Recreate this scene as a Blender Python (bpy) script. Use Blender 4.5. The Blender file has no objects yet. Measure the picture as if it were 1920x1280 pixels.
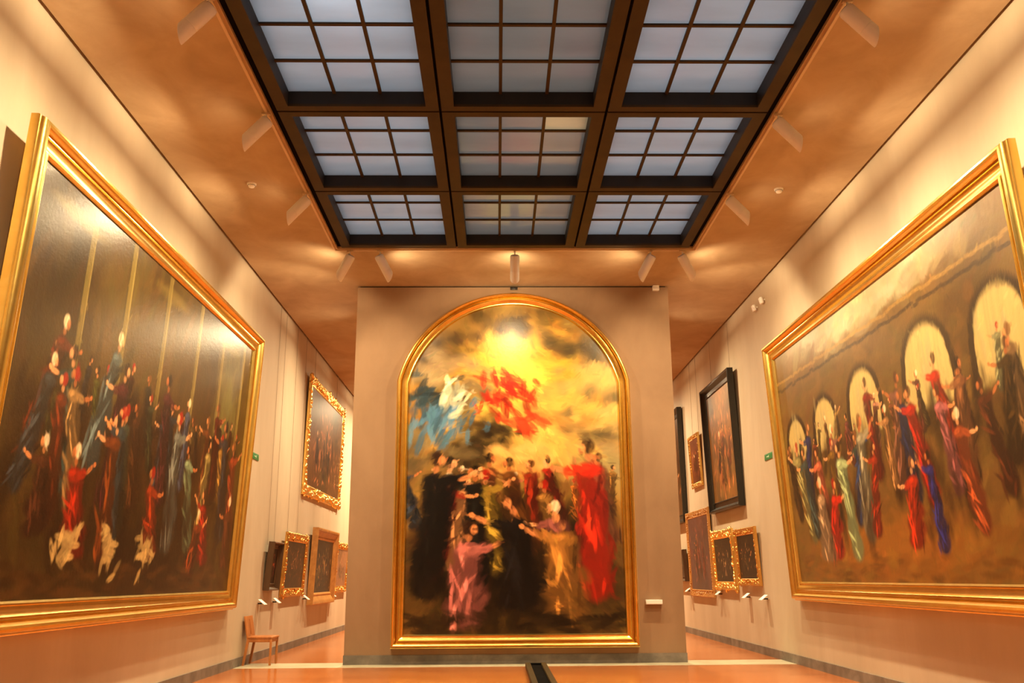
import bpy, bmesh, math, random
import numpy as np
from mathutils import Matrix, Vector
random.seed(7); rng=np.random.default_rng(11)
scene=bpy.context.scene; col=scene.collection
# ------------------------------------------------------------------ room figures (metres)
H=6.65; XL=-4.303; XR=4.915; PY=15.994; PL=-2.575; PR=3.19
SL,SR,SY,SM=-2.588,3.221,13.99,2.2445
Y0,Y1=-4.0,31.0
CH=1.4
# ------------------------------------------------------------------ helpers
def tag(o,label=None,cat=None,group=None,kind=None):
    if label:o['label']=label
    if cat:o['category']=cat
    if group:o['group']=group
    if kind:o['kind']=kind
    return o
def empty(name,loc,rot=(0,0,0)):
    o=bpy.data.objects.new(name,None);o.empty_display_size=.1;col.objects.link(o);o.location=loc;o.rotation_euler=rot;return o
def link(name,bm,m,parent=None,sharp=35):
    me=bpy.data.meshes.new(name)
    bmesh.ops.recalc_face_normals(bm,faces=bm.faces[:])
    bm.to_mesh(me);bm.free()
    for p in me.polygons:p.use_smooth=True
    me.set_sharp_from_angle(angle=math.radians(sharp))
    for x in (m if isinstance(m,(list,tuple)) else [m]):me.materials.append(x)
    o=bpy.data.objects.new(name,me);col.objects.link(o)
    if parent:o.parent=parent
    return o
def box(bm,x0,x1,y0,y1,z0,z1,mi=0,M=None):
    v=[bm.verts.new((x,y,z)) for z in (z0,z1) for y in (y0,y1) for x in (x0,x1)]
    if M is not None:
        for q in v:q.co=M@q.co
    for f in ((0,2,3,1),(4,5,7,6),(0,1,5,4),(2,6,7,3),(0,4,6,2),(1,3,7,5)):
        fa=bm.faces.new([v[i] for i in f]);fa.material_index=mi
def bevbox(bm,x0,x1,y0,y1,z0,z1,b=.01,M=None,seg=2):
    t=bmesh.new();box(t,x0,x1,y0,y1,z0,z1)
    bmesh.ops.recalc_face_normals(t,faces=t.faces[:])
    bmesh.ops.bevel(t,geom=t.edges[:],offset=b,segments=seg,affect='EDGES',profile=.5)
    if M is not None:bmesh.ops.transform(t,matrix=M,verts=t.verts[:])
    me=bpy.data.meshes.new('tmp');t.to_mesh(me);t.free();bm.from_mesh(me);bpy.data.meshes.remove(me)
def cyl(bm,p0,p1,r0,r1=None,n=16):
    r1=r0 if r1 is None else r1
    p0,p1=Vector(p0),Vector(p1);d=(p1-p0);L=d.length;q=d.to_track_quat('Z','Y').to_matrix().to_4x4()
    M=Matrix.Translation((p0+p1)/2)@q
    bmesh.ops.create_cone(bm,cap_ends=True,segments=n,radius1=r0,radius2=r1,depth=L,matrix=M)
def struct(name,bm,m,parent=None,sharp=35):
    o=link(name,bm,m,parent,sharp)
    if parent is None:o['kind']='structure'
    return o
# ------------------------------------------------------------------ materials
def newmat(name):
    m=bpy.data.materials.new(name);m.use_nodes=True;nt=m.node_tree
    return m,nt,nt.nodes['Principled BSDF']
def N(nt,t,**k):
    n=nt.nodes.new(t)
    for a,b in k.items():
        if a.startswith('i_'):n.inputs[a[2:].replace('_',' ')].default_value=b
        else:setattr(n,a,b)
    return n
def mottled(name,stops,scale=1.2,stretch=(1,1,1),rough=.75,bump=.15,fine=30,detail=6,metal=0,spec=.5,dist=0.4):
    m,nt,b=newmat(name)
    tc=N(nt,'ShaderNodeTexCoord');mp=N(nt,'ShaderNodeMapping');mp.inputs['Scale'].default_value=stretch
    nt.links.new(tc.outputs['Object'],mp.inputs['Vector'])
    no=N(nt,'ShaderNodeTexNoise');no.inputs['Scale'].default_value=scale;no.inputs['Detail'].default_value=detail;no.inputs['Roughness'].default_value=.6;no.inputs['Distortion'].default_value=dist
    nt.links.new(mp.outputs[0],no.inputs['Vector'])
    cr=N(nt,'ShaderNodeValToRGB');e=cr.color_ramp.elements
    e[0].position=stops[0][0];e[0].color=(*stops[0][1],1);e[1].position=stops[-1][0];e[1].color=(*stops[-1][1],1)
    for p,c in stops[1:-1]:
        x=e.new(p);x.color=(*c,1)
    nt.links.new(no.outputs['Fac'],cr.inputs[0]);nt.links.new(cr.outputs[0],b.inputs['Base Color'])
    b.inputs['Roughness'].default_value=rough;b.inputs['Metallic'].default_value=metal;b.inputs['Specular IOR Level'].default_value=spec
    if bump:
        n2=N(nt,'ShaderNodeTexNoise');n2.inputs['Scale'].default_value=fine;n2.inputs['Detail'].default_value=4
        nt.links.new(mp.outputs[0],n2.inputs['Vector'])
        bp=N(nt,'ShaderNodeBump');bp.inputs['Strength'].default_value=bump;bp.inputs['Distance'].default_value=.01
        nt.links.new(n2.outputs['Fac'],bp.inputs['Height']);nt.links.new(bp.outputs[0],b.inputs['Normal'])
    return m
M={}
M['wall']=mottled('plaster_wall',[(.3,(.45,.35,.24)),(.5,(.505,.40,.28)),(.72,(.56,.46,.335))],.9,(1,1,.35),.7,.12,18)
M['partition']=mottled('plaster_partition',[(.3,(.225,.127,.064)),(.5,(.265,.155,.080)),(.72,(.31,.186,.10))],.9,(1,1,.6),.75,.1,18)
M['ceiling']=mottled('stucco_ceiling',[(.25,(.34,.215,.11)),(.5,(.42,.28,.155)),(.78,(.50,.35,.205))],1.5,(1.0,.85,1),.8,.2,14,10,dist=.5)
M['stone']=mottled('grey_stone',[(.3,(.10,.085,.07)),(.5,(.16,.135,.11)),(.75,(.26,.22,.18))],3,(1,1,1),.5,.08)
M['pale_stone']=mottled('pale_stone',[(.3,(.40,.36,.24)),(.7,(.58,.53,.38))],3,(1,1,1),.3,.05)
M['dark']=mottled('black_gap',[(.3,(.004,.003,.003)),(.7,(.007,.006,.005))],3,(1,1,1),1,0,spec=.05)
M['bronze']=mottled('bronze_metal',[(.3,(.034,.021,.006)),(.7,(.054,.033,.010))],2,(1,1,1),.6,.05,spec=.25)
M['blacksteel']=mottled('dark_steel',[(.3,(.012,.012,.012)),(.7,(.022,.022,.022))],2,(1,1,1),.55,.05,spec=.3)
M['track']=mottled('track_metal',[(.3,(.55,.38,.22)),(.7,(.65,.46,.28))],2,(1,1,1),.4,0)
M['white']=mottled('white_enamel',[(.3,(.74,.70,.66)),(.7,(.8,.77,.73))],2,(1,1,1),.45,0)
M['plastic']=mottled('white_plastic',[(.3,(.8,.77,.7)),(.7,(.85,.82,.76))],2,(1,1,1),.4,0)
M['chairwood']=mottled('chair_wood',[(.3,(.30,.095,.022)),(.5,(.40,.14,.035)),(.7,(.48,.18,.05))],6,(3,3,.4),.38,.05)
M['darkwood']=mottled('dark_wood',[(.3,(.055,.025,.01)),(.7,(.10,.05,.02))],6,(1,1,.3),.4,.05)
M['ebony']=mottled('ebonised_wood',[(.3,(.008,.007,.006)),(.7,(.018,.015,.012))],6,(1,1,.3),.25,.04)
M['brownwood']=mottled('gilded_brown_wood',[(.3,(.36,.15,.035)),(.7,(.55,.27,.07))],7,(1,1,1),.4,.12,spec=.7)
M['green']=mottled('green_plate',[(.3,(.03,.20,.06)),(.7,(.05,.26,.09))],4,(1,1,1),.4,0)
M['mark']=mottled('pale_mark',[(.3,(.5,.7,.5)),(.7,(.6,.8,.6))],4,(1,1,1),.5,0)
M['wire']=mottled('steel_wire',[(.3,(.30,.22,.16)),(.7,(.36,.27,.2))],4,(1,1,1),.5,0)
def gold(name,c0,c1,rough,bump=.1,metal=1):
    return mottled(name,[(.3,c0),(.7,c1)],5,(1,1,1),rough,bump,26,5,metal)
M['gold']=gold('gilding',(.86,.56,.13),(.95,.68,.21),.26,.06)
M['gold2']=gold('bright_gilding',(1,.62,.16),(1,.74,.27),.33,.15)
M['gold3']=gold('antique_gilding',(.62,.33,.08),(.85,.50,.15),.38,.2)
# floor: polished terracotta with faint joints
def floor_mat():
    m,nt,b=newmat('polished_terracotta_floor')
    tc=N(nt,'ShaderNodeTexCoord')
    br=N(nt,'ShaderNodeTexBrick');br.inputs['Scale'].default_value=1.0
    br.inputs['Brick Width'].default_value=1.2;br.inputs['Row Height'].default_value=.3;br.inputs['Mortar Size'].default_value=.004
    br.inputs['Color1'].default_value=(.43,.135,.034,1);br.inputs['Color2'].default_value=(.385,.115,.028,1);br.inputs['Mortar'].default_value=(.38,.13,.045,1)
    nt.links.new(tc.outputs['Object'],br.inputs['Vector'])
    no=N(nt,'ShaderNodeTexNoise');no.inputs['Scale'].default_value=1.7;no.inputs['Detail'].default_value=6
    nt.links.new(tc.outputs['Object'],no.inputs['Vector'])
    mx=N(nt,'ShaderNodeMix',data_type='RGBA',blend_type='MULTIPLY');mx.inputs[0].default_value=.45
    cr=N(nt,'ShaderNodeValToRGB');cr.color_ramp.elements[0].position=.3;cr.color_ramp.elements[0].color=(.62,.55,.5,1);cr.color_ramp.elements[1].position=.7;cr.color_ramp.elements[1].color=(1,1,1,1)
    nt.links.new(no.outputs['Fac'],cr.inputs[0]);nt.links.new(br.outputs['Color'],mx.inputs[6]);nt.links.new(cr.outputs[0],mx.inputs[7])
    nt.links.new(mx.outputs[2],b.inputs['Base Color'])
    b.inputs['Roughness'].default_value=.17;b.inputs['Specular IOR Level'].default_value=.6
    n2=N(nt,'ShaderNodeTexNoise');n2.inputs['Scale'].default_value=5;nt.links.new(tc.outputs['Object'],n2.inputs['Vector'])
    bp=N(nt,'ShaderNodeBump');bp.inputs['Strength'].default_value=.05;bp.inputs['Distance'].default_value=.02
    nt.links.new(n2.outputs['Fac'],bp.inputs['Height']);nt.links.new(bp.outputs[0],b.inputs['Normal'])
    return m
M['floor']=floor_mat()
def pane_mat(name,c,tr=.8):
    m,nt,b=newmat(name);out=nt.nodes['Material Output']
    nt.nodes.remove(b)
    tc=N(nt,'ShaderNodeTexCoord');mp=N(nt,'ShaderNodeMapping');mp.inputs['Scale'].default_value=(.5,1.6,1)
    nt.links.new(tc.outputs['Object'],mp.inputs[0])
    no=N(nt,'ShaderNodeTexNoise');no.inputs['Scale'].default_value=1.6;no.inputs['Detail'].default_value=7;nt.links.new(mp.outputs[0],no.inputs['Vector'])
    cr=N(nt,'ShaderNodeValToRGB');cr.color_ramp.elements[0].position=.25;cr.color_ramp.elements[0].color=(*[x*.82 for x in c],1);cr.color_ramp.elements[1].position=.75;cr.color_ramp.elements[1].color=(*c,1)
    nt.links.new(no.outputs['Fac'],cr.inputs[0])
    t=N(nt,'ShaderNodeBsdfTranslucent');g=N(nt,'ShaderNodeBsdfGlossy');g.inputs['Roughness'].default_value=.16;g.inputs['Color'].default_value=(1,1,1,1)
    nt.links.new(cr.outputs[0],t.inputs['Color'])
    n2=N(nt,'ShaderNodeTexNoise');n2.inputs['Scale'].default_value=9;n2.inputs['Detail'].default_value=3;nt.links.new(mp.outputs[0],n2.inputs['Vector'])
    bp=N(nt,'ShaderNodeBump');bp.inputs['Strength'].default_value=.25;bp.inputs['Distance'].default_value=.01;nt.links.new(n2.outputs['Fac'],bp.inputs['Height'])
    nt.links.new(bp.outputs[0],g.inputs['Normal'])
    fr=N(nt,'ShaderNodeFresnel');fr.inputs['IOR'].default_value=1.45
    ms=N(nt,'ShaderNodeMixShader');nt.links.new(fr.outputs[0],ms.inputs[0]);nt.links.new(t.outputs[0],ms.inputs[1]);nt.links.new(g.outputs[0],ms.inputs[2])
    nt.links.new(ms.outputs[0],out.inputs['Surface']);return m
M['pane']=pane_mat('frosted_glass',(.80,.84,.86))
M['pane_mid']=pane_mat('dim_frosted_glass',(.60,.59,.55))  # middle column's dimming by reflection is put into the glass colour
M['pane_cream']=pane_mat('cream_frosted_glass',(1.0,.86,.62))
def lens_mat():
    m,nt,b=newmat('lit_lens');b.inputs['Base Color'].default_value=(1,.9,.75,1)
    b.inputs['Emission Color'].default_value=(1,.8,.5,1);b.inputs['Emission Strength'].default_value=14;return m
M['lens']=lens_mat()
def canvas_mat(name,rough=.3,bump=.25,coat=.0,spec=.5):
    m,nt,b=newmat(name)
    at=N(nt,'ShaderNodeAttribute');at.attribute_name='paint'
    nt.links.new(at.outputs['Color'],b.inputs['Base Color'])
    b.inputs['Roughness'].default_value=rough;b.inputs['Specular IOR Level'].default_value=spec
    tc=N(nt,'ShaderNodeTexCoord')
    n1=N(nt,'ShaderNodeTexNoise');n1.inputs['Scale'].default_value=22;n1.inputs['Detail'].default_value=8;n1.inputs['Roughness'].default_value=.7
    nt.links.new(tc.outputs['Object'],n1.inputs['Vector'])
    bp=N(nt,'ShaderNodeBump');bp.inputs['Strength'].default_value=bump;bp.inputs['Distance'].default_value=.004
    nt.links.new(n1.outputs['Fac'],bp.inputs['Height']);nt.links.new(bp.outputs[0],b.inputs['Normal'])
    return m
M['canvas']=canvas_mat('varnished_oil_paint',.30,.5)
M['canvas_soft']=canvas_mat('satin_oil_paint',.42,.3)
# ------------------------------------------------------------------ room shell
bm=bmesh.new();box(bm,XL-.3,XR+.3,Y0-.3,Y1+.3,-.2,0);struct('floor',bm,M['floor'])
bm=bmesh.new();box(bm,XL-.3,XL,Y0,Y1,0,H+.2);struct('wall_left',bm,M['wall'])
bm=bmesh.new();box(bm,XR,XR+.3,Y0,Y1,0,H+.2);struct('wall_right',bm,M['wall'])
bm=bmesh.new();box(bm,XL-.3,XR+.3,Y1,Y1+.3,0,H+.2);struct('wall_far',bm,M['wall'])
bm=bmesh.new();box(bm,XL-.3,XR+.3,Y0-.3,Y0,0,H+.2);struct('wall_near',bm,M['wall'])
NR=6; SYN=SY-NR*SM
g=.05; e=.03
bm=bmesh.new()
def slab(bm,x0,x1,y0,y1,hx0,hx1,hy0,hy1,z0,z1):
    box(bm,x0,hx0,y0,y1,z0,z1);box(bm,hx1,x1,y0,y1,z0,z1)
    box(bm,hx0,hx1,y0,hy0,z0,z1);box(bm,hx0,hx1,hy1,y1,z0,z1)
slab(bm,XL+g,XR-g,Y0+g,Y1-g,SL-e,SR+e,SYN-e,SY+e,H,H+.16)
struct('ceiling',bm,M['ceiling'])
bm=bmesh.new();slab(bm,XL-.3,XR+.3,Y0-.3,Y1+.3,SL-e,SR+e,SYN-e,SY+e,H+.2,H+.34);struct('ceiling_slab',bm,M['dark'])
# partition that carries the arched painting
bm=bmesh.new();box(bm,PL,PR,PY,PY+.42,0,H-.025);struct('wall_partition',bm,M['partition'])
bm=bmesh.new();box(bm,PL+.04,PR-.04,PY+.04,PY+.38,H-.025,H);struct('trim_1',bm,M['dark'])
# baseboards
bm=bmesh.new();box(bm,XL,XL+.018,Y0,Y1,0,.145);struct('baseboard_left',bm,M['stone'])
bm=bmesh.new();box(bm,XR-.018,XR,Y0,Y1,0,.145);struct('baseboard_right',bm,M['stone'])
bm=bmesh.new();box(bm,PL-.01,PR+.01,PY-.012,PY+.432,0,.155);struct('baseboard_partition',bm,M['stone'])
# pale stone band across the floor, level with the partition
bm=bmesh.new();box(bm,XL+.02,XR-.02,PY-.46,PY+.40,0,.003);struct('trim_2',bm,M['pale_stone'])
# ------------------------------------------------------------------ skylight
MX=(SR-SL)/3
def module(i,j,idx):
    x0=SL+i*MX;x1=x0+MX;y1=SY-j*SM;y0=y1-SM
    root=empty('window_%d'%idx,((x0+x1)/2,(y0+y1)/2,H));root['kind']='structure'
    cx,cy=(x0+x1)/2,(y0+y1)/2
    gp=.016; fl=.145; D=.19
    ox0,ox1,oy0,oy1=x0+gp-cx,x1-gp-cx,y0+gp-cy,y1-gp-cy
    if i==0:ox0+=.03
    if i==2:ox1-=.03
    ix0,ix1,iy0,iy1=ox0+fl,ox1-fl,oy0+fl*.72,oy1-fl*.72
    b=bmesh.new()
    # bottom flange (bronze) and inner upstands (dark steel)
    slab(b,ox0,ox1,oy0,oy1,ix0,ix1,iy0,iy1,-.0,.03)
    link('window_frame',b,M['bronze'],root)
    b=bmesh.new();slab(b,ox0+.01,ox1-.01,oy0+.01,oy1-.01,ix0,ix1,iy0,iy1,.03,D+.1);link('upstand',b,M['blacksteel'],root)
    b=bmesh.new();w=.019
    for k in (1,2):
        xx=ix0+(ix1-ix0)*k/3;box(b,xx-w,xx+w,iy0,iy1,D-.03,D-.004)
    for k in (1,2):
        yy=iy0+(iy1-iy0)*k/3;box(b,ix0,ix1,yy-w,yy+w,D-.026,D-.004)
    link('glazing_bar',b,M['bronze'],root)
    b=bmesh.new()
    for a in range(3):
        for c in range(3):
            px0=ix0+(ix1-ix0)*a/3;px1=ix0+(ix1-ix0)*(a+1)/3;py0=iy0+(iy1-iy0)*c/3;py1=iy0+(iy1-iy0)*(c+1)/3
            mi=1 if (i==1 and j==1 and a==2 and c==0) else 0
            box(b,px0+.002,px1-.002,py0+.002,py1-.002,D,D+.008,mi)
    link('pane',b,[M['pane_mid'] if i==1 else M['pane'],M['pane_cream']],root)
idx=1
for j in range(NR):
    for i in range(3):
        module(i,j,idx);idx+=1
# dark backing behind the joints, and the shaft the skylight sits in
bm=bmesh.new()
for i in range(1,3):
    x=SL+i*MX;box(bm,x-.03,x+.03,SYN,SY,H+.035,H+.05)
for j in range(1,NR):
    y=SY-j*SM
    for i in range(3):box(bm,SL+i*MX+.03,SL+(i+1)*MX-.03,y-.03,y+.03,H+.035,H+.05)
slab(bm,SL-e,SR+e,SYN-e,SY+e,SL+.05,SR-.05,SYN+.02,SY-.02,H+.04,H+.06)
struct('trim_3',bm,M['dark'])
# spotlight track round the opening
bm=bmesh.new();tz=H-.022
box(bm,SL-.095,SL-.065,SYN,SY+.085,tz,H);box(bm,SR+.065,SR+.095,SYN,SY+.085,tz,H);box(bm,SL-.065,SR+.065,SY+.055,SY+.085,tz,H)
struct('trim_4',bm,M['track'])
# ------------------------------------------------------------------ painter
def s2l(c):
    c=np.asarray(c,float)/255.;return np.where(c<=.04045,c/12.92,((c+.055)/1.055)**2.4)
class Canvas:
    def __init__(s,w,h,n,base):
        s.w,s.h=w,h;s.nx=n;s.ny=max(8,int(n*h/w));s.a=np.zeros((s.ny,s.nx,3))+s2l(base);s.r=np.random.default_rng(int(w*1000+h*77)%9999)
    gain=1.0
    def st(s,u,v,L,W,ang,c,al=1,soft=.35,streak=.25):
        """one stroke, u right, v up in 0..1 of width/height, L W as a share of height"""
        px,py=u*s.nx,v*s.ny;L=L*s.ny;W=W*s.ny;ca,sa=math.cos(ang),math.sin(ang)
        ex=abs(L*ca)+abs(W*sa)+1;ey=abs(L*sa)+abs(W*ca)+1
        x0,x1=max(0,int(px-ex)),min(s.nx,int(px+ex)+2);y0,y1=max(0,int(py-ey)),min(s.ny,int(py+ey)+2)
        if x1<=x0 or y1<=y0:return
        X,Y=np.meshgrid(np.arange(x0,x1)-px,np.arange(y0,y1)-py)
        a=(X*ca+Y*sa)/L;b=(-X*sa+Y*ca)/W;d=np.sqrt(a*a+b*b)
        m=np.clip((1-d)/soft,0,1)*al
        if streak:
            ph=s.r.uniform(0,6.28);m=m*(1-streak*(.5+.5*np.sin(b*7+ph+a*1.5)))
        m=m[...,None];s.a[y0:y1,x0:x1]=s.a[y0:y1,x0:x1]*(1-m)+np.asarray(c)*m
    def mass(s,u,v,ru,rv,c,ang=0,al=.9,soft=.7):
        s.st(u,v,ru,rv,ang,s2l(c),al,soft,0)
    def brush(s,n,L,W,flow,jit=.02,var=.16,al=.75,v0=0,v1=1):
        src=s.a.copy()
        for k in range(n):
            u,v=s.r.uniform(0,1),s.r.uniform(v0,v1)
            iu=int(np.clip(u+s.r.normal(0,jit),0,.999)*s.nx);iv=int(np.clip(v+s.r.normal(0,jit),0,.999)*s.ny)
            c=src[iv,iu]*math.exp(s.r.normal(0,var));c=c*(1+s.r.normal(0,.05,3))
            s.st(u,v,L*s.r.uniform(.5,1.4),W*s.r.uniform(.5,1.4),flow(u,v)+s.r.normal(0,.35),np.clip(c,0,1),al)
    def cloud(s,u,v,r,lit,dark,n=26):
        for k in range(n):
            a=s.r.uniform(0,6.28);q=s.r.uniform(0,1)**.6*r;x=u+math.cos(a)*q*s.h/s.w*1.3;y=v+math.sin(a)*q*.7
            t=np.clip(.5+.5*math.sin(a)+s.r.normal(0,.25),0,1)
            c=s2l(dark)*(1-t)+s2l(lit)*t
            s.st(x,y,r*s.r.uniform(.22,.5),r*s.r.uniform(.16,.32),s.r.uniform(-.4,.4),c,.7,.8,.1)
    def person(s,u,v,hh,robe,skin=(214,150,100),hair=(60,35,20),lean=0,arm=0,kneel=False,cap=None):
        """a small anonymous robed figure: v is the feet, hh its height"""
        r=s.r;k=s.h/s.w;R=s2l(robe);body=hh*(.66 if kneel else 1);top=.80
        bu=lambda t:u+lean*t*body*k
        # the mass of the cloak, dark side first, then folds that follow it
        for t,wd in ((.06,.14),(.22,.14),(.40,.12),(.56,.095),(.70,.092)):
            s.st(bu(t)+r.normal(0,.012)*hh*k,v+t*body,body*.15,hh*wd*(1.35 if kneel else 1)*r.uniform(.85,1.2),1.57+r.normal(0,.15),R*.42,.95,.35,.1)
        for i in range(22):
            t=r.uniform(.0,.74);wd=.145-.08*t;off=r.uniform(-1,1)*wd*hh
            lit=(.22+1.35*max(0,math.cos((off/(wd*hh)+.45)*1.5))**1.5)*r.uniform(.4,1.5)
            s.st(bu(t)+off*k,v+t*body,hh*r.uniform(.06,.15),hh*r.uniform(.012,.026),1.57-off/hh*1.5+r.normal(0,.30)-lean*2,np.clip(R*lit,0,1),.85,.5)
        ch=v+body*top;cu=bu(top);sk=s2l(skin)
        s.st(cu,ch-hh*.03,hh*.11,hh*.06,0,R*.85,.95,.4)
        s.st(cu-hh*.03*k,ch-hh*.02,hh*.06,hh*.028,.2,np.clip(R*1.4,0,1),.8,.5)
        if arm:
            d=1 if arm>0 else -1;ua=.5*abs(arm)
            s.st(cu+d*hh*.11*k,ch-hh*.05+hh*.05*ua,hh*.085,hh*.042,d*(ua-.4),R*1.0,.95,.4)
            s.st(cu+d*hh*.21*k,ch-hh*.06+hh*.12*ua,hh*.065,hh*.024,d*(ua-.1),sk*.9,.95,.4)
            s.st(cu+d*hh*.275*k,ch-hh*.05+hh*.16*ua,hh*.026,hh*.022,d*.5,sk*1.05,.95,.4)
        s.st(cu,ch+hh*.055,hh*.035,hh*.030,1.57,sk*.7,.95,.4)
        s.st(cu+.002,ch+hh*.125,hh*.062,hh*.052,1.5,s2l(cap or hair),.95,.35)
        fx=.014*(1 if lean>=0 else -1)*k*hh*3
        s.st(cu+fx,ch+hh*.11,hh*.044,hh*.033,1.57,sk,.95,.4)
        s.st(cu+fx-hh*.012*k,ch+hh*.10,hh*.03,hh*.012,1.57,sk*.62,.7,.6)
        s.st(cu+fx,ch+hh*.078,hh*.016,hh*.022,0,s2l(hair),.5,.6)
    def mesh(s,name,m,parent,x0,z0,n,mask=None):
        """grid mesh in the picture's own frame, front facing -Y"""
        xs=np.linspace(x0,x0+s.w,s.nx);zs=np.linspace(z0,z0+s.h,s.ny)
        X,Z=np.meshgrid(xs,zs)
        if mask is not None:               # pull the grid's columns under the arch
            top=mask(xs);Z=z0+(Z-z0)/s.h*(top[None,:]-z0)
            # resample colours so the picture is not squeezed
            iv=np.clip(((Z-z0)/s.h*(s.ny-1)).astype(int),0,s.ny-1);A=s.a[iv,np.arange(s.nx)[None,:].repeat(s.ny,0)]
        else:A=s.a
        co=np.stack([X,np.full_like(X,-n),Z],-1).reshape(-1,3).astype(np.float32)
        I=np.arange(s.nx*s.ny).reshape(s.ny,s.nx)
        F=np.stack([I[:-1,:-1],I[:-1,1:],I[1:,1:],I[1:,:-1]],-1).reshape(-1,4)
        me=bpy.data.meshes.new(name);me.vertices.add(len(co));me.vertices.foreach_set('co',co.ravel())
        me.loops.add(F.size);me.loops.foreach_set('vertex_index',F.ravel().astype(np.int32))
        me.polygons.add(len(F));me.polygons.foreach_set('loop_start',np.arange(0,F.size,4,dtype=np.int32));me.polygons.foreach_set('loop_total',np.full(len(F),4,dtype=np.int32))
        me.update(calc_edges=True)
        ca=me.color_attributes.new('paint','FLOAT_COLOR','POINT')
        buf=np.ones((len(co),4),np.float32);buf[:,:3]=np.clip(np.clip(A.reshape(-1,3),0,1)**1.3*1.3*s.gain,0,.85);ca.data.foreach_set('color',buf.ravel())
        me.materials.append(m);me.validate()
        o=bpy.data.objects.new(name,me);col.objects.link(o);o.parent=parent
        return o
# ------------------------------------------------------------------ frames
BIG=[(-.01,.03),(0,.052),(.008,.066),(.022,.068),(.030,.052),(.045,.050),(.08,.060),(.115,.088),(.122,.070),(.130,.070),(.137,.090),(.145,.090),(.152,.068),(.160,.072),(.172,.118),(.19,.140),(.212,.149),(.235,.144),(.254,.126),(.264,.10),(.266,.085),(.276,.08),(.28,.065),(.28,0)]
PLAIN=[(-.01,.03),(0,.045),(.012,.055),(.03,.045),(.07,.075),(.10,.10),(.12,.105),(.13,.10),(.13,0)]
BLACK=[(-.01,.025),(0,.045),(.012,.05),(.018,.03),(.10,.035),(.13,.075),(.155,.12),(.18,.13),(.20,.12),(.20,0)]
ORN=[(-.01,.02),(0,.035),(.01,.042),(.03,.03),(.08,.05),(.12,.06),(.13,.04),(.13,0)]
def sweep(path,prof,k=1.0,kn=1.0):
    """mitred moulding round the closed inner path (x,z, counter-clockwise)"""
    bm=bmesh.new();n=len(path);rings=[]
    P=[Vector(p) for p in path];nor=[]
    for i in range(n):
        d=(P[(i+1)%n]-P[i]).normalized();nor.append(Vector((d.y,-d.x)))
    for i in range(n):
        a,b=nor[i-1],nor[i];m=(a+b);m=m/max(.2,(1+a.dot(b)))
        rings.append([bm.verts.new((P[i].x+m.x*w*k,-h*kn,P[i].y+m.y*w*k)) for w,h in prof])
    for i in range(n):
        r0,r1=rings[i],rings[(i+1)%n]
        for j in range(len(prof)-1):bm.faces.new((r0[j],r1[j],r1[j+1],r0[j+1]))
    bm.faces.new([r[-1] for r in rings])
    return bm
def carving(bm,w,h,fw,t,dens,seed,corner=1.0,size=.03):
    r=random.Random(seed)
    for x0_,x1_,z0_,z1_ in ((fw*.3,w-fw*.3,fw*.3,fw*.6),(fw*.3,w-fw*.3,h-fw*.6,h-fw*.3),(fw*.3,fw*.6,fw*.6,h-fw*.6),(w-fw*.6,w-fw*.3,fw*.6,h-fw*.6)):box(bm,x0_,x1_,-t*1.05,-t*.3,z0_,z1_)

    per=[((0,0),(w,0)),((w,0),(w,h)),((w,h),(0,h)),((0,h),(0,0))]
    for a,b in per:
        L=math.dist(a,b);n=int(L*dens)
        for k in range(n):
            q=(k+.5)/n;cd=min(q,1-q)*L
            big=1+corner*max(0,1-cd/.35)+ .5*corner*max(0,1-abs(q-.5)*L/.25)
            x=a[0]+(b[0]-a[0])*q;z=a[1]+(b[1]-a[1])*q
            ix=1 if a[0]==b[0]==0 else (-1 if a[0]==b[0] else 0);iz=1 if a[1]==b[1]==0 else (-1 if a[1]==b[1] else 0)
            for s_ in range(2):
                o=fw*r.uniform(.1,.75)-(.02*corner*(big-1));sz=size*r.uniform(.6,1.2)*(.75+.35*big)
                Mx=Matrix.Translation((x+ix*o+r.uniform(-.01,.01),-t+r.uniform(-.012,.012),z+iz*o+r.uniform(-.01,.01)))@Matrix.Rotation(r.uniform(0,3.14),4,'Y')@Matrix.Rotation(r.uniform(-.4,.4),4,'X')@Matrix.Diagonal((1.5,.75,.65,1))
                bmesh.ops.create_icosphere(bm,subdivisions=1,radius=sz,matrix=Mx)
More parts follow.
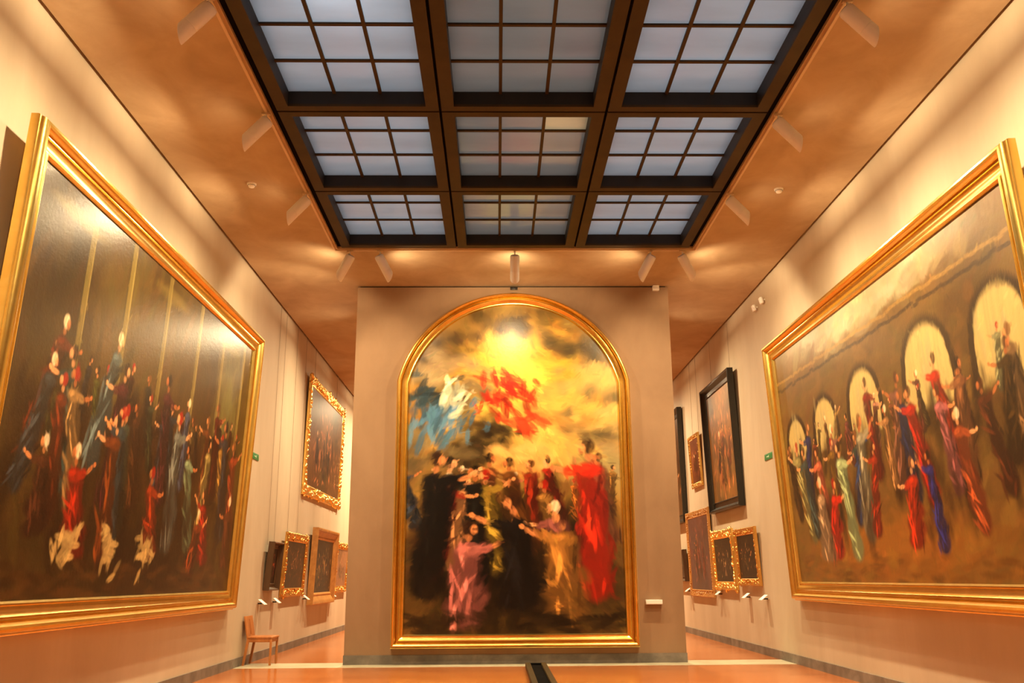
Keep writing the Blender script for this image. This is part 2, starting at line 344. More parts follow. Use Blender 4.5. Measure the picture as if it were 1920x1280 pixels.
def picture(name,side,ya,yb,zb,zt,lean,fw,kn,prof,fmat,label,cat,paint,group=None,carve=None,res=200,cmat='canvas',wires=True,slip=None,gap=.0):
    """framed painting on a side wall; ya<yb outer edges, hung leaning out at the top"""
    X=XL+gap if side<0 else XR-gap;w=yb-ya;h=zt-zb;a=math.asin(lean/h)
    h=h/math.cos(a)
    root=empty(name,(X-side*.004,(ya+yb)/2,zb),(a,0,math.pi/2 if side<0 else -math.pi/2))
    tag(root,label,cat,group)
    k=fw/prof[-1][0]
    path=[(-w/2+fw,fw),(w/2-fw,fw),(w/2-fw,h-fw),(-w/2+fw,h-fw)]
    link('frame',sweep(path,prof,k,kn),fmat,root,28)
    cw,chh=w-2*fw+.01,h-2*fw+.01
    cv=Canvas(cw,chh,res,paint[0]);paint[1](cv)
    cv.mesh('canvas',M[cmat],root,-w/2+fw-.005,fw-.005,.03*kn)
    if carve:
        b=bmesh.new();carving(b,w,h,fw,prof[-2][1]*kn+.0,*carve);bmesh.ops.translate(b,vec=(-w/2,0,0),verts=b.verts[:])
        link('carved_ornament',b,fmat,root,60)
    if wires:
        inv=root.matrix_basis.inverted()
        for s_ in (wires if isinstance(wires,tuple) else (-.32,.32)):
            p=root.matrix_basis@Vector((s_*w,0,h-.06));q=Vector((p.x,p.y,H+.12));xw=(XL+.012) if side<0 else (XR-.012)
            p.x=xw;q.x=xw
            b=bmesh.new();cyl(b,inv@p,inv@q,.0035,n=6);link('hanging_wire',b,M['wire'],root)
    return root
# ------------------------------------------------------------------ generic pictures (plain stand-ins: weather, crowds, still darkness)
swirl=lambda u,v:1.2*math.sin(u*5+v*3)+.6*math.cos(v*9)
vert=lambda u,v:1.45+.35*math.sin(u*11)+.2*math.sin(v*7)
def crowd(cv,n,u0,u1,v0,v1,h0,h1,robes,seed,skins=((224,160,108),(196,128,80),(232,176,128)),kneel=.2,arms=.5,dim=1):
    r=random.Random(seed);items=[]
    for k in range(n*3):
        cv.st(r.uniform(u0,u1),r.uniform(v0,v1)+h0*r.uniform(.1,.6),h0*r.uniform(.2,.4),h0*r.uniform(.08,.16),1.57+r.uniform(-.4,.4),s2l((46,28,14))*r.uniform(.4,1.5),.6,.7)
    us=[(i+.5)/n for i in range(n)];r.shuffle(us)
    for k in range(n):
        t=k/max(1,n-1);items.append((v1+(v0-v1)*t+r.uniform(-.01,.01),t))
    for v,t in items:
        c=r.choice(robes);sk=r.choice(skins);hh=h0+(h1-h0)*t
        d=dim+(1-dim)*t
        cv.person(u0+(u1-u0)*(us.pop()+r.uniform(-.8,.8)/n),v+r.uniform(-.025,.025),hh*r.uniform(.78,1.14),tuple(x*d*r.uniform(.8,1.1) for x in c),tuple(x*(.65+.35*d) for x in sk),
            r.choice([(50,28,14),(90,55,25),(30,18,12),(130,90,50)]),r.uniform(-.32,.32),r.choice([-1,1])*r.uniform(-.1,1.8) if r.random()<arms else 0,r.random()<kneel,
            r.choice([None,None,None,(225,205,170),(160,40,25)]))
def paint_altar(cv):
    for u,v,ru,rv,c in [(.5,.74,.42,.26,(246,200,92)),(.62,.60,.34,.16,(248,208,118)),(.45,.86,.16,.10,(240,205,110)),(.1,.80,.12,.2,(92,78,50)),(.94,.80,.13,.2,(118,106,76)),(.5,.99,.4,.06,(90,78,46)),
                        (.5,.20,.44,.30,(30,19,10)),(.3,.14,.4,.26,(22,14,8)),(.7,.12,.4,.22,(30,20,10)),(.82,.16,.14,.14,(72,56,30)),(.9,.5,.12,.1,(150,142,108)),(.1,.48,.14,.05,(120,98,60))]:
        cv.mass(u,v,ru,rv,c,0,.9,.8)
    cv.brush(900,.07,.035,swirl,.02,.14,.7)
    for u,v,r_,l,d in [(.12,.90,.12,(170,140,80),(78,66,42)),(.9,.90,.13,(160,138,84),(84,74,50)),(.5,.965,.09,(170,145,80),(88,74,44)),(.86,.72,.12,(206,176,112),(120,106,76)),(.9,.60,.1,(196,170,110),(100,88,62)),(.14,.74,.13,(170,150,112),(90,78,56)),(.72,.66,.1,(222,182,100),(168,132,74)),
                       (.3,.565,.13,(130,112,70),(48,38,26)),(.12,.53,.09,(150,132,92),(80,66,44)),(.42,.60,.07,(90,72,44),(42,32,22)),(.66,.52,.1,(226,186,104),(160,130,80)),(.52,.50,.08,(228,190,120),(190,140,80))]:
        cv.cloud(u,v,r_,l,d,46)
    # loose windblown draperies, no bodies: red, blue
    for (u,v,c,n_,sp,an) in [(.46,.70,(206,62,36),44,.062,-1.0),(.56,.62,(222,84,50),18,.035,-.7),(.16,.64,(92,128,150),60,.075,1.1),(.10,.70,(60,78,84),18,.05,.5),(.22,.70,(206,204,176),16,.035,1.2)]:
        for k in range(n_):
            cv.st(u+cv.r.normal(0,sp),v+cv.r.normal(0,sp*.62),cv.r.uniform(.02,.05),cv.r.uniform(.006,.014),an+cv.r.normal(0,.4),np.clip(s2l(c)*cv.r.uniform(.4,1.4),0,1),.8,.4)
    robes=[(150,48,28),(58,80,92),(168,124,66),(30,24,22),(150,96,84),(190,160,110),(34,26,20),(120,84,44)]
    crowd(cv,12,.06,.94,.30,.36,.14,.18,[(190,140,86),(150,60,40),(120,100,70),(60,80,90),(170,120,60)],3,kneel=0,dim=.9)
    crowd(cv,12,.04,.96,.14,.28,.26,.34,robes,5,kneel=.1)
    for u,v,hh,c,kn_,ar in [(.88,.12,.46,(200,60,34),False,-.6),(.11,.12,.42,(20,16,14),False,.8),(.27,.03,.42,(176,112,104),True,1.2),(.52,.08,.46,(26,24,26),True,-1.1),(.74,.05,.44,(170,124,64),True,-1.3)]:
        cv.person(u,v,hh,c,lean=.05 if u<.5 else -.06,arm=ar,kneel=kn_)
    for k in range(60):
        cv.st(cv.r.uniform(0,1),cv.r.uniform(0,.06),cv.r.uniform(.03,.07),.012,cv.r.normal(0,.3),s2l((40,30,16))*cv.r.uniform(.4,2.2),.7,.5)
    cv.brush(2600,.016,.005,swirl,.003,.12,.6)
def paint_hall_left(cv):
    for u,v,ru,rv,c in [(.4,.8,.8,.3,(104,86,44)),(.1,.75,.25,.3,(64,48,22)),(.5,.12,.9,.24,(36,23,9)),(.85,.75,.2,.3,(120,112,66)),(.5,.42,.9,.16,(76,48,24))]:
        cv.mass(u,v,ru,rv,c,0,.9,.8)
    cv.brush(900,.09,.03,vert,.02,.16,.7)
    for u,w_ in [(.16,.02),(.30,.026),(.46,.028),(.63,.03),(.78,.034),(.93,.03)]:      # plain columns
        cv.st(u,.80,.36,w_,1.57,s2l((134,118,66)),.8,.5,.1);cv.st(u-.009,.80,.36,w_*.3,1.57,s2l((58,46,22)),.7,.5)
        cv.st(u+.008,.80,.34,w_*.22,1.57,s2l((170,152,96)),.6,.5)
    for u0 in (.02,.38,.72):cv.st(u0+.1,.93,.18,.03,-.02,s2l((142,124,70)),.5,.5)
    robes=[(104,60,52),(132,142,136),(150,54,28),(70,78,80),(190,150,96),(84,46,22),(120,70,34),(180,90,50)]
    crowd(cv,16,.03,.97,.36,.46,.20,.24,[(80,60,40),(90,56,40),(110,84,50),(70,70,60)],13,kneel=0,dim=.7)
    crowd(cv,22,.03,.98,.16,.36,.34,.42,robes,17,kneel=.15,arms=.8,dim=.75)
    crowd(cv,7,.08,.94,.08,.14,.34,.38,[(168,58,28),(196,168,120),(120,70,34),(90,60,40),(132,142,136)],23,kneel=.7,arms=.9)
    for k in range(150):
        cv.st(cv.r.uniform(0,1),cv.r.uniform(0,.09),cv.r.uniform(.03,.09),.014,cv.r.normal(0,.2),s2l((74,50,22))*cv.r.uniform(.3,1.8),.6,.5)
    for u in (.22,.36,.50):       # baskets and sacks on the ground
        for k in range(22):cv.st(u+cv.r.normal(0,.022),.13+cv.r.normal(0,.028),.035,.012,cv.r.normal(.4,.7),s2l((206,178,122))*cv.r.uniform(.45,1.15),.8,.4)
    cv.brush(3200,.016,.005,vert,.003,.12,.55)
def paint_arcade_right(cv):
    cv.mass(.5,.97,.9,.12,(172,160,130),0,1,.5)
    cv.mass(.5,.62,.9,.26,(112,88,46),0,.95,.3);cv.mass(.5,.12,.95,.16,(150,106,48),0,.95,.6)
    cv.mass(.85,.72,.3,.2,(96,72,34),0,.8,.6)
    cv.brush(900,.07,.028,lambda u,v:.15+.2*math.sin(u*9),.015,.12,.7)
    for u0,wd,hh in [(.09,.05,.16),(.27,.052,.20),(.47,.06,.23),(.72,.068,.26),(.93,.06,.27)]:      # an arcade open to the sky
        base=.50
        for du,cc in ((.016,(66,48,22)),(0,(186,168,116))):
            W_=wd+du;n_=30
            for k in range(n_):
                x=-W_+2*W_*k/(n_-1);top=base+hh*.62+ (W_*cv.w/cv.h)*math.sqrt(max(0,1-(x/W_)**2))*.9
                cv.st(u0+x,(base+top)/2,(top-base)/2,.014,1.57,s2l(cc)*cv.r.uniform(.93,1.07),.95,.2,.05)
        for k in range(12):cv.st(u0+cv.r.normal(0,wd*.4),base+cv.r.uniform(.02,.2),.05,.012,1.57,s2l((170,158,120)),.5,.5)
    for k in range(60):cv.st(k/60,.835+cv.r.normal(0,.003),.03,.008,0,s2l((70,52,26)),.8,.4)
    for k in range(60):cv.st(k/60,.87+cv.r.normal(0,.003),.03,.008,0,s2l((164,132,74)),.6,.4)
    robes=[(60,76,120),(190,58,32),(176,122,86),(196,176,120),(96,66,36),(70,92,90),(150,110,60),(200,140,110)]
    crowd(cv,20,.03,.97,.40,.48,.16,.20,[(110,80,50),(130,100,60),(90,80,60),(150,90,60),(180,160,110)],33,kneel=0,dim=.85)
    crowd(cv,22,.03,.98,.17,.36,.32,.40,robes,37,kneel=.1,arms=.9,dim=.8)
    crowd(cv,7,.10,.93,.08,.16,.34,.40,[(190,58,32),(46,62,120),(208,170,130),(160,92,52),(200,180,140)],41,kneel=.45,arms=.9)
    for k in range(110):
        cv.st(cv.r.uniform(0,1),cv.r.uniform(0,.09),cv.r.uniform(.03,.09),.012,cv.r.normal(0,.15),s2l((140,98,42))*cv.r.uniform(.4,1.3),.5,.5)
    cv.brush(3000,.016,.005,vert,.003,.10,.5)
def paint_dark(seed,tones,n=60,warm=(200,140,90),sc=.05):
    def f(cv):
        cv.r=np.random.default_rng(seed)
        for k in range(8):cv.mass(cv.r.uniform(0,1),cv.r.uniform(0,1),.3,.25,tones[k%len(tones)],0,.7,.9)
        cv.brush(260,.08,.03,swirl,.03,.2,.6)
        for k in range(n):
            u=.5+cv.r.normal(0,.2);v=.45+cv.r.normal(0,.2)
            cv.st(u,v,sc*cv.r.uniform(.5,1.8),sc*.35,1.4+cv.r.normal(0,.6),s2l(warm)*cv.r.uniform(.2,1.3),.75,.6)
        crowd(cv,4,.25,.75,.15,.3,.4,.5,[tuple(x*.7 for x in warm),tones[0],tuple(x*.5 for x in warm)],seed,arms=.5,dim=.9)
        cv.brush(500,.03,.009,vert,.008,.15,.6)
    return f
# ------------------------------------------------------------------ the arched altarpiece
AX=.30;AW=3.76;AZ=.475;ASP=4.80;ATOP=6.27
root=empty('arched_painting',(AX,PY,.235))
tag(root,'huge arched painting in a gold frame on the free-standing middle wall','painting')
hw=AW/2;hh=ATOP-ASP;R=(hw*hw+hh*hh)/(2*hh);z0=AZ-.235;zsp=ASP-.235;zc=zsp+hh-R
a0=math.asin(hw/R);arc=[(R*math.sin(a0-2*a0*k/48),zc+R*math.cos(a0-2*a0*k/48)) for k in range(49)]
path=[(-hw,z0),(hw,z0)]+arc
o=link('frame',sweep(path,BIG,.215/.28,1.25),M['gold'],root,28)
cv=Canvas(AW+.01,hh+zsp-z0+.01,460,(150,116,60));paint_altar(cv);cv.gain=1.2
cv.mesh('canvas',M['canvas'],root,-hw-.005,z0-.005,.04,mask=lambda x:zc+np.sqrt(np.maximum(R*R-x*x,0))+.005)
# ------------------------------------------------------------------ side wall paintings
picture('framed_painting',-1,7.27,15.05,.94,5.40,.18,.28,1.0,BIG,M['gold'],'huge gold-framed painting of a crowd in a dark brown hall, on the left wall','painting',((80,62,30),paint_hall_left),res=640,wires=False,gap=.01)
picture('framed_painting',1,7.40,15.12,1.02,5.24,.18,.28,1.0,BIG,M['gold'],'huge gold-framed painting of a crowd before pale arches, on the right wall','painting',((120,94,50),paint_arcade_right),res=640,cmat='canvas_soft',wires=False,gap=.01)
picture('framed_painting',-1,20.05,24.7,3.2,5.9,.06,.24,1.0,ORN,M['gold2'],'painting in a bright carved gold frame, hung high on the left wall','painting',((110,80,50),paint_dark(3,[(120,92,60),(90,70,44),(150,110,76),(70,76,50)],120,(210,140,100))),carve=(9,3,1.3,.05),res=150,cmat='canvas_soft')
picture('framed_painting',-1,17.2,17.98,1.2,2.08,.07,.12,.9,BLACK,M['darkwood'],'small dark-framed painting nearest the chair in the low row on the left wall','painting',((40,22,12),paint_dark(5,[(40,20,12),(70,26,14),(24,14,10)],40,(190,70,50))),res=90)
picture('framed_painting',-1,18.5,20.55,1.05,2.32,.07,.17,1.1,ORN,M['gold3'],'dark painting in a scrolled gold frame, second from the chair, low on left wall','painting',((48,34,16),paint_dark(7,[(50,36,18),(80,54,26),(34,24,12)],70,(190,120,70))),carve=(12,7,.8,.032),res=110,wires=(-.3,.15))
picture('framed_painting',-1,21.2,24.0,.83,2.55,.07,.24,1.35,PLAIN,M['brownwood'],'dark painting in a plain deep golden-brown frame, biggest of the low row on left wall','painting',((28,20,12),paint_dark(9,[(30,20,12),(46,34,18),(18,14,10)],80,(220,170,110))),res=130,wires=False)
picture('framed_painting',-1,24.4,26.3,1.05,2.32,.07,.16,1.0,ORN,M['gold3'],'greyish gold-framed painting low on the left wall, touching the edge of the middle wall','painting',((150,110,80),paint_dark(13,[(160,118,88),(130,100,84),(110,86,60)],30,(190,150,110))),carve=(12,8,.8,.03),res=100,wires=False)
picture('framed_painting',1,18.0,20.6,2.75,5.55,.07,.22,1.0,BLACK,M['ebony'],'tall painting in a wide glossy black frame hung high on the right wall','painting',((130,96,54),paint_dark(15,[(140,104,60),(100,84,56),(160,116,66),(90,70,50)],110,(200,130,80))),res=170,cmat='canvas_soft')
picture('framed_painting',1,21.5,22.6,3.5,4.77,.05,.11,1.0,ORN,M['gold3'],'small brown painting in a thin gold frame between two black frames, right wall','painting',((110,66,44),paint_dark(17,[(116,70,46),(90,56,40),(140,90,64)],30,(190,120,90))),carve=(14,9,.3,.018),res=80)
picture('framed_painting',1,23.5,26.2,2.75,5.75,.03,.22,1.0,BLACK,M['ebony'],'tall black-framed painting half hidden behind the right edge of the middle wall','painting',((90,66,40),paint_dark(19,[(90,66,40),(70,50,30)],40,(170,110,70))),res=90,wires=False)
picture('framed_painting',1,20.95,23.45,.93,2.95,.04,.16,.95,ORN,M['brownwood'],'large faded mauve painting in a beaded gold-brown frame, low on the right wall','painting',((104,76,74),paint_dark(21,[(108,80,78),(90,70,72),(130,92,80),(84,66,60)],50,(190,110,80))),carve=(18,10,.2,.018),res=130,wires=False)
picture('framed_painting',1,18.9,20.72,1.12,2.36,.05,.17,1.1,ORN,M['gold2'],'dark painting in a heavily carved bright gold frame, low on the right wall','painting',((36,28,16),paint_dark(23,[(40,30,18),(56,46,28),(26,20,12)],40,(220,180,130))),carve=(13,11,.9,.034),res=110,wires=False)
picture('framed_painting',1,17.2,18.7,1.22,2.31,.05,.13,1.1,ORN,M['gold3'],'nearly black gold-framed painting, nearest picture of the low right row','painting',((20,14,8),paint_dark(25,[(22,15,8),(30,20,10),(14,10,6)],26,(216,160,96))),carve=(13,12,.5,.022),res=100,wires=False)
picture('framed_painting',1,23.75,25.0,1.28,2.08,.04,.12,.9,BLACK,M['darkwood'],'small dark-framed painting low on right wall, half hidden behind the middle wall','painting',((70,50,34),paint_dark(27,[(74,54,36),(56,42,32)],20,(150,110,80))),res=70,wires=False)
# ------------------------------------------------------------------ wall labels on little lecterns
def label_holder(x,y,z,side,label):
    root=empty('label_holder',(x,y,z),(0,0,math.pi/2 if side<0 else -math.pi/2));tag(root,label,'label','caption holders along the walls')
    b=bmesh.new();bevbox(b,-.012,.012,-.075,.006,-.035,-.012,.003);link('bracket',b,M['blacksteel'],root)
    b=bmesh.new();Mx=Matrix.Translation((0,-.085,.0))@Matrix.Rotation(math.radians(38),4,'X')
    bevbox(b,-.10,.10,-.075,.075,-.006,.006,.003,Mx);link('caption_plate',b,M['plastic'],root)
    return root
for y,t in [(16.95,'white caption plate on the left wall under the small dark-framed picture'),(18.05,'white caption plate on the left wall below the scrolled gold frame'),(20.8,'white caption plate on the left wall beside the deep golden-brown frame'),(24.2,'white caption plate at the far end of the left wall under the last carved frame')]:
    label_holder(XL,y,1.0,-1,t)
for y,z,t in [(16.97,1.02,'white caption plate on the right wall, the one nearest the huge arcade painting'),(18.15,1.03,'white caption plate on the right wall under the nearly black picture'),(20.4,1.05,'white caption plate on the right wall under the heavily carved gold frame'),(23.66,1.07,'white caption plate on the right wall beside the mauve-brown picture')]:
    label_holder(XR,y,z,1,t)
root=empty('label_box',(2.665,PY,.99));tag(root,'white caption ledge on the middle wall right of the arched painting','label')
b=bmesh.new();bevbox(b,-.14,.14,-.10,.006,-.045,.03,.004);link('ledge',b,M['white'],root)
b=bmesh.new();box(b,-.13,.13,-.104,-.1005,-.035,.022);link('caption_plate',b,M['plastic'],root)
# ------------------------------------------------------------------ small fittings
def smoke(x,y,t):
    root=empty('smoke_detector',(x,y,H));tag(root,t,'smoke detector','smoke detectors on the ceiling')
    b=bmesh.new();cyl(b,(0,0,-.02),(0,0,0),.06,.065,28);link('base',b,M['plastic'],root)
    b=bmesh.new();cyl(b,(0,0,-.052),(0,0,-.02),.036,.055,28);cyl(b,(0,0,-.06),(0,0,-.052),.02,.036,28);link('sensor_head',b,M['plastic'],root)
    b=bmesh.new()
    cyl(b,(0,0,-.031),(0,0,-.027),.0535,.0535,28);link('vent_slot',b,M['blacksteel'],root)
smoke(-3.36,11.49,'round white smoke detector on the left part of the ceiling')
smoke(3.96,11.65,'round white smoke detector on the right part of the ceiling')
root=empty('alarm_box',(2.96,PY,6.60));tag(root,'small white box at the top right corner of the middle wall','sensor')
b=bmesh.new();bevbox(b,-.06,.06,-.07,.006,-.055,.045,.008);link('housing',b,M['plastic'],root)
b=bmesh.new();bevbox(b,-.045,.045,-.076,-.068,-.045,-.005,.003);link('grille',b,M['white'],root)
root=empty('black_bracket',(.32,PY,6.60));tag(root,'small black block on the middle wall just above the arch of the painting','bracket')
b=bmesh.new();bevbox(b,-.068,.068,-.05,.006,-.028,.022,.003);link('block',b,M['ebony'],root)
b=bmesh.new();cyl(b,(0,-.052,-.003),(0,-.045,-.003),.010,n=12);link('screw',b,M['blacksteel'],root)
for y,z,t in [(15.74,6.30,'small white motion sensor high on the right wall, nearer of the two'),(16.22,6.30,'small white motion sensor high on the right wall, farther of the two')]:
    root=empty('wall_sensor',(XR,y,z),(0,0,-math.pi/2));tag(root,t,'sensor','motion sensors on the right wall')
    b=bmesh.new();cyl(b,(0,-.05,0),(0,0,0),.018,n=12);link('arm',b,M['plastic'],root)
    b=bmesh.new();bevbox(b,-.055,.055,-.10,-.045,-.06,.06,.015,Matrix.Rotation(.25,4,'X'),3);link('housing',b,M['plastic'],root)
for x,y,z,sd,t in [(XL,16.10,3.51,-1,'small green plate on the left wall at the edge of the huge painting'),(XR,16.24,3.49,1,'small green plate on the right wall at the edge of the huge painting')]:
    root=empty('green_sign',(x,y,z),(0,0,math.pi/2 if sd<0 else -math.pi/2));tag(root,t,'sign','green wall plates')
    b=bmesh.new();bevbox(b,-.22,.22,-.014,0,-.055,.055,.003);link('plate',b,M['green'],root)
    b=bmesh.new()
    box(b,-.09,.02,-.0155,-.014,-.008,.008);box(b,.02,.045,-.0155,-.014,-.02,.02);link('mark',b,M['mark'],root)
# ------------------------------------------------------------------ floor grille
root=empty('floor_duct',(.61,8.3,0));tag(root,'long low brass-edged floor duct with a black slot, running along the middle of the room','floor grille')
y0,y1=-10.0,6.95
b=bmesh.new();bevbox(b,-.165,-.085,y0,y1,0,.085,.005);link('rail',b,M['bronze'],root)
b=bmesh.new();bevbox(b,.085,.165,y0,y1,0,.085,.005);link('rail',b,M['bronze'],root)
b=bmesh.new();box(b,-.085,.085,y0,y1,0,.05);
for k in range(0):pass
link('slot',b,M['dark'],root)
b=bmesh.new();bevbox(b,-.085,.085,y1-.05,y1,.05,.078,.003);link('end_cap',b,M['dark'],root)
# ------------------------------------------------------------------ chair
root=empty('wooden_chair',(-4.03,16.2,0),(0,0,math.radians(-2)));tag(root,'reddish wooden chair with a slotted back standing against the left wall','chair')
# chair looks towards +x
for s_ in (-1,1):
    b=bmesh.new();M1=Matrix.Identity(4)
    y=s_*.19
    bevbox(b,.215,.25,y-.017,y+.017,0,.43,.004);link('leg',b,M['chairwood'],root)
    b=bmesh.new()
    v=[(-.235,0),(-.20,0),(-.13,.44),(-.17,.44)]
    vs=[b.verts.new((p[0],y+d,p[1])) for d in (-.017,.017) for p in v]
    for f in ((0,1,2,3),(7,6,5,4),(0,4,5,1),(1,5,6,2),(2,6,7,3),(3,7,4,0)):b.faces.new([vs[i] for i in f])
    link('leg',b,M['chairwood'],root)
b=bmesh.new()
bevbox(b,-.17,.245,-.205,-.18,.375,.432,.004);bevbox(b,-.17,.245,.18,.205,.375,.432,.004);bevbox(b,.22,.245,-.18,.18,.375,.432,.004);bevbox(b,-.17,-.145,-.18,.18,.375,.432,.004)
link('seat_rail',b,M['chairwood'],root)
b=bmesh.new();bevbox(b,-.16,.265,-.215,.215,.43,.468,.016,None,3)
link('seat',b,M['chairwood'],root)
b=bmesh.new();Mb=Matrix.Translation((-.165,0,.43))@Matrix.Rotation(math.radians(-11),4,'Y')
bevbox(b,-.012,.012,-.215,-.035,0,.37,.005,Mb);bevbox(b,-.012,.012,.035,.215,0,.37,.005,Mb)
bevbox(b,-.010,.010,-.012,.012,.04,.36,.004,Mb)
bevbox(b,-.012,.012,-.036,.036,.30,.37,.004,Mb)
bevbox(b,-.012,.012,-.036,.036,0,.06,.004,Mb)
link('backrest',b,M['chairwood'],root)
# ------------------------------------------------------------------ spotlights
LC=(1.0,.78,.46);T=math.radians
def washer(ld,k=.16,off=.05):
    """photometric curve of a wall washer: more light straight down the wall, less just under the ceiling"""
    ld.use_nodes=True;nt=ld.node_tree;em=nt.nodes['Emission']
    ge=N(nt,'ShaderNodeNewGeometry');sx=N(nt,'ShaderNodeSeparateXYZ');nt.links.new(ge.outputs['Incoming'],sx.inputs[0])
    ab=N(nt,'ShaderNodeMath',operation='ABSOLUTE');nt.links.new(sx.outputs[2],ab.inputs[0])
    sq=N(nt,'ShaderNodeMath',operation='MULTIPLY');nt.links.new(sx.outputs[2],sq.inputs[0]);nt.links.new(sx.outputs[2],sq.inputs[1])
    su=N(nt,'ShaderNodeMath',operation='SUBTRACT');su.inputs[0].default_value=1+k;nt.links.new(sq.outputs[0],su.inputs[1])
    dv=N(nt,'ShaderNodeMath',operation='DIVIDE');ad=N(nt,'ShaderNodeMath',operation='ADD');nt.links.new(ab.outputs[0],ad.inputs[0]);ad.inputs[1].default_value=off;nt.links.new(ad.outputs[0],dv.inputs[0]);nt.links.new(su.outputs[0],dv.inputs[1])
    nt.links.new(dv.outputs[0],em.inputs['Strength'])
RAD=.078;LEN=.40
def housing_mesh():
    b=bmesh.new();n=28;r=RAD
    def zb(x):return -LEN-.085+ .085*(x/r)*-1   # oblique mouth, longer at -x
    prof=[(0,.0,0),(.6,.0,0),(.88,-.010,0),(1,-.035,0),(1,-.27,0),(.975,-.272,0),(.975,-.278,0),(1,-.28,0)]
    rings=[]
    for k,z,_ in prof:
        rings.append([b.verts.new((math.cos(t)*r*k,math.sin(t)*r*k,z)) for t in [6.2832*i/n for i in range(n)]])
    rings.append([b.verts.new((math.cos(t)*r,math.sin(t)*r,-LEN+.07*math.cos(t))) for t in [6.2832*i/n for i in range(n)]])
    rings.append([b.verts.new((math.cos(t)*r*.92,math.sin(t)*r*.92,-LEN+.07*math.cos(t)*.92)) for t in [6.2832*i/n for i in range(n)]])
    rings.append([b.verts.new((math.cos(t)*r*.9,math.sin(t)*r*.9,-LEN+.05)) for t in [6.2832*i/n for i in range(n)]])
    for a,c in zip(rings[1:],rings[2:]):
        for i in range(n):b.faces.new((a[i],a[(i+1)%n],c[(i+1)%n],c[i]))
    b.faces.new(rings[1])
    for v in rings[0]:b.verts.remove(v)
    return b
first=None
def spotlight(x,y,az,tilt,label,power,sang,aim=None,blend=.5,spill=8,k=.2,off=.06):
    """az: heading the lamp throws towards (rad, 0=+x); tilt: angle of the body from vertical"""
    global first
    drop=.075
    root=empty('spotlight',(x,y,H),(0,0,az))
    tag(root,label,'spotlight','white spotlights along the skylight track')
    if first is None:
        b=bmesh.new();bevbox(b,-.05,.05,-.018,.018,-.045,-.02,.004);o1=link('track_adapter',b,M['track'],root)
        b=bmesh.new();cyl(b,(0,0,-.12),(0,0,-.045),.012,n=12);cyl(b,(0,-.03,-.12),(0,.03,-.12),.018,n=14);o2=link('arm',b,M['white'],root)
        o3=link('housing',housing_mesh(),M['white'],root,40)
        b=bmesh.new();cyl(b,(0,0,-LEN+.055),(0,0,-LEN+.05),RAD*.9,n=28);o4=link('lens',b,M['lens'],root)
        first=[o1,o2,o3,o4]
        objs=first
    else:
        objs=[]
        for o in first:
            c=o.copy();col.objects.link(c);c.parent=root;objs.append(c)
    for o in objs[2:4]:
        o.location=(-.035,0,-.105);o.rotation_euler=(0,-tilt,0)
    # the mouth points along +x and down
    d=Vector((math.sin(tilt),0,-math.cos(tilt)))
    R_=Matrix.Rotation(az,4,'Z')
    mouth=Vector((x,y,H))+ (R_@(Vector((-.035,0,-.105))+d*(LEN+.09)))
    ld=bpy.data.lights.new('spot_beam','SPOT');ld.energy=power;ld.color=LC;ld.spot_size=math.radians(sang);ld.spot_blend=blend*.7;ld.shadow_soft_size=.045;washer(ld,k,off)
    lo=bpy.data.objects.new('spot_beam',ld);col.objects.link(lo);lo.location=mouth
    tgt=Vector(aim) if aim else mouth+R_@d
    lo.rotation_euler=(tgt-mouth).to_track_quat('-Z','Y').to_euler()
    if spill:
        sd=bpy.data.lights.new('spill','SPOT');sd.energy=spill;sd.color=LC;sd.shadow_soft_size=.09;sd.spot_size=T(140);sd.spot_blend=1  # added light with no source of its own, brightens ceiling beside the fixture
        so=bpy.data.objects.new('spill',sd);col.objects.link(so);so.location=Vector((x,y,H))+R_@Vector((.20,0,-.42))
        so.rotation_euler=(R_@Vector((.8,0,.6)) if abs(math.sin(az))<.01 else Vector((R_[0][0]*.8,.35,.6))).to_track_quat('-Z','Y').to_euler()
    return root
PW=390
row=['nearest the top edge of the photo','middle of the three in view','farthest of the three in view']
for k,y in enumerate([7.35,9.5,11.75]):
    spotlight(-2.67,y,math.pi,T(42),'white spotlight on the left skylight edge, '+row[k],PW,178,aim=(XL,y,4.4))
    spotlight(3.30,y,0,T(42),'white spotlight on the right skylight edge, '+row[k],PW,178,aim=(XR,y,4.4))
spotlight(-2.42,SY+.07,math.radians(150),T(36),'white spotlight on the far track, leftmost of the row of five',PW*.9,155,aim=(-4.3,16.3,3.4),k=.5,spill=45,off=.4)
spotlight(-1.92,SY+.07,math.radians(40),T(36),'white spotlight on the far track, second from the left and slanting right',PW*.5,150,aim=(.0,16,3.0),k=.5,spill=45,off=.4)
spotlight(.30,SY+.07,math.radians(90),T(30),'white spotlight hanging straight above the arched painting, middle of the far track',PW*.8,165,aim=(.3,16,3.9),spill=45,k=.6,off=.3)
spotlight(2.55,SY+.07,math.radians(140),T(36),'white spotlight on the far track, second from the right and slanting left',PW*.5,150,aim=(.6,16,3.0),k=.5,spill=45,off=.4)
spotlight(3.08,SY+.07,math.radians(30),T(36),'white spotlight on the far track, rightmost of the row of five',PW*.9,155,aim=(4.9,16.3,3.4),k=.5,spill=45,off=.4)
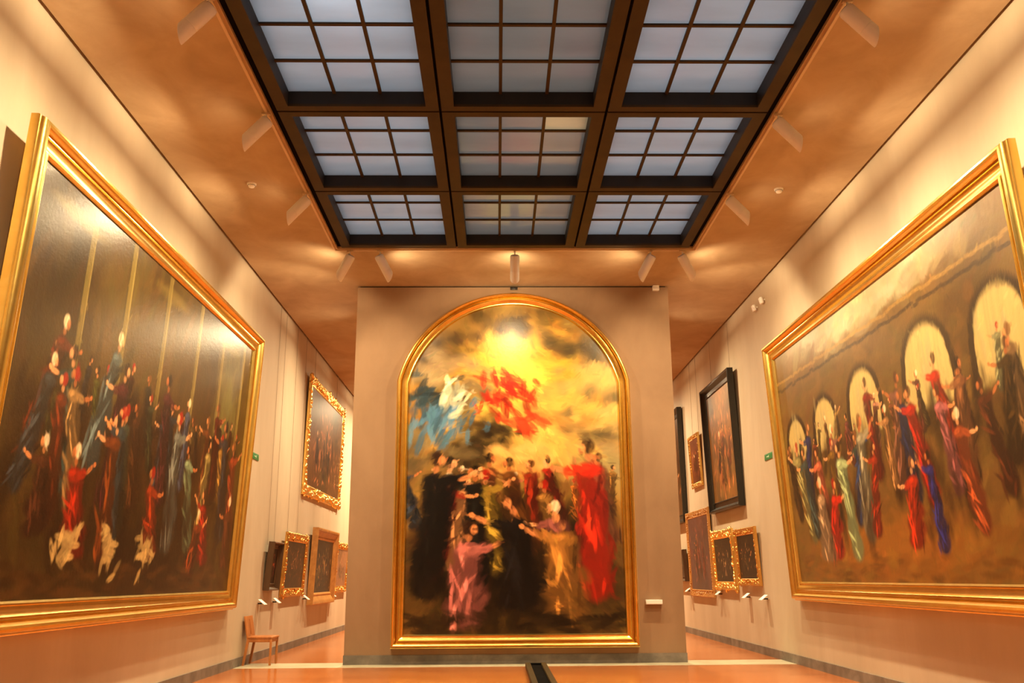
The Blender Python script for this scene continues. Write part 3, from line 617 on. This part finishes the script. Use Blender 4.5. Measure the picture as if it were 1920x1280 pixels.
def lamp(x,y,z,tx,ty,tz,p,ang=110,kind='SPOT',k=.2,off=.05):
    ld=bpy.data.lights.new('lamp',kind);ld.energy=p;ld.color=LC;ld.shadow_soft_size=.06
    if kind=='SPOT':ld.spot_size=math.radians(ang);ld.spot_blend=.5;washer(ld,k,off)
    lo=bpy.data.objects.new('lamp',ld);col.objects.link(lo);lo.location=(x,y,z);lo.rotation_euler=(Vector((tx,ty,tz))-Vector((x,y,z))).to_track_quat('-Z','Y').to_euler()
# unseen lamps added to carry the light, overhead and beyond the middle wall
for y in (5.1,2.9,.7):
    lamp(-2.7,y,H-.4,XL,y,4.4,PW*.5,168);lamp(3.3,y,H-.4,XR,y,4.4,PW*.5,168)
for y,p,dy in ((18.6,1.5,-1.6),(22.5,1.1,-.5),(26.3,3.6,-.3)):
    lamp(-2.55,y,H-.35,XL,y+dy,3.6,PW*p,150);lamp(3.1,y,H-.35,XR,y+dy,3.6,PW*p,150)
# daylight over the skylight
w=bpy.data.worlds.new('sky');scene.world=w;w.use_nodes=True
bg=w.node_tree.nodes['Background'];bg.inputs['Color'].default_value=(.80,.90,1.0,1);bg.inputs['Strength'].default_value=.88
# a work light standing on the roof glass, seen as the pale patch at the top of the picture
ld=bpy.data.lights.new('roof_light','POINT');ld.energy=14;ld.color=(.75,.88,1);ld.shadow_soft_size=.1
lo=bpy.data.objects.new('roof_light',ld);col.objects.link(lo);lo.location=(-1.60,7.5,H+.75)
# ------------------------------------------------------------------ camera
f=1691.6;pitch,yaw,roll=.25577,.0174,-.0064
cp,sp,cy,sy=math.cos(pitch),math.sin(pitch),math.cos(yaw),math.sin(yaw)
F=Vector((sy*cp,cy*cp,sp));Rr=Vector((cy,-sy,0));U=Rr.cross(F)
cr,sr=math.cos(roll),math.sin(roll);R2=Rr*cr+U*sr;U2=U*cr-Rr*sr
cd=bpy.data.cameras.new('camera');cam=bpy.data.objects.new('camera',cd);col.objects.link(cam)
cam.matrix_world=Matrix(((R2.x,U2.x,-F.x,0),(R2.y,U2.y,-F.y,0),(R2.z,U2.z,-F.z,CH),(0,0,0,1)))
cd.sensor_width=36;cd.lens=f/1920*36;cd.clip_end=200
scene.camera=cam
vs=scene.view_settings;vs.view_transform='Standard';vs.look='None';vs.exposure=0;vs.gamma=1;vs.use_curve_mapping=False
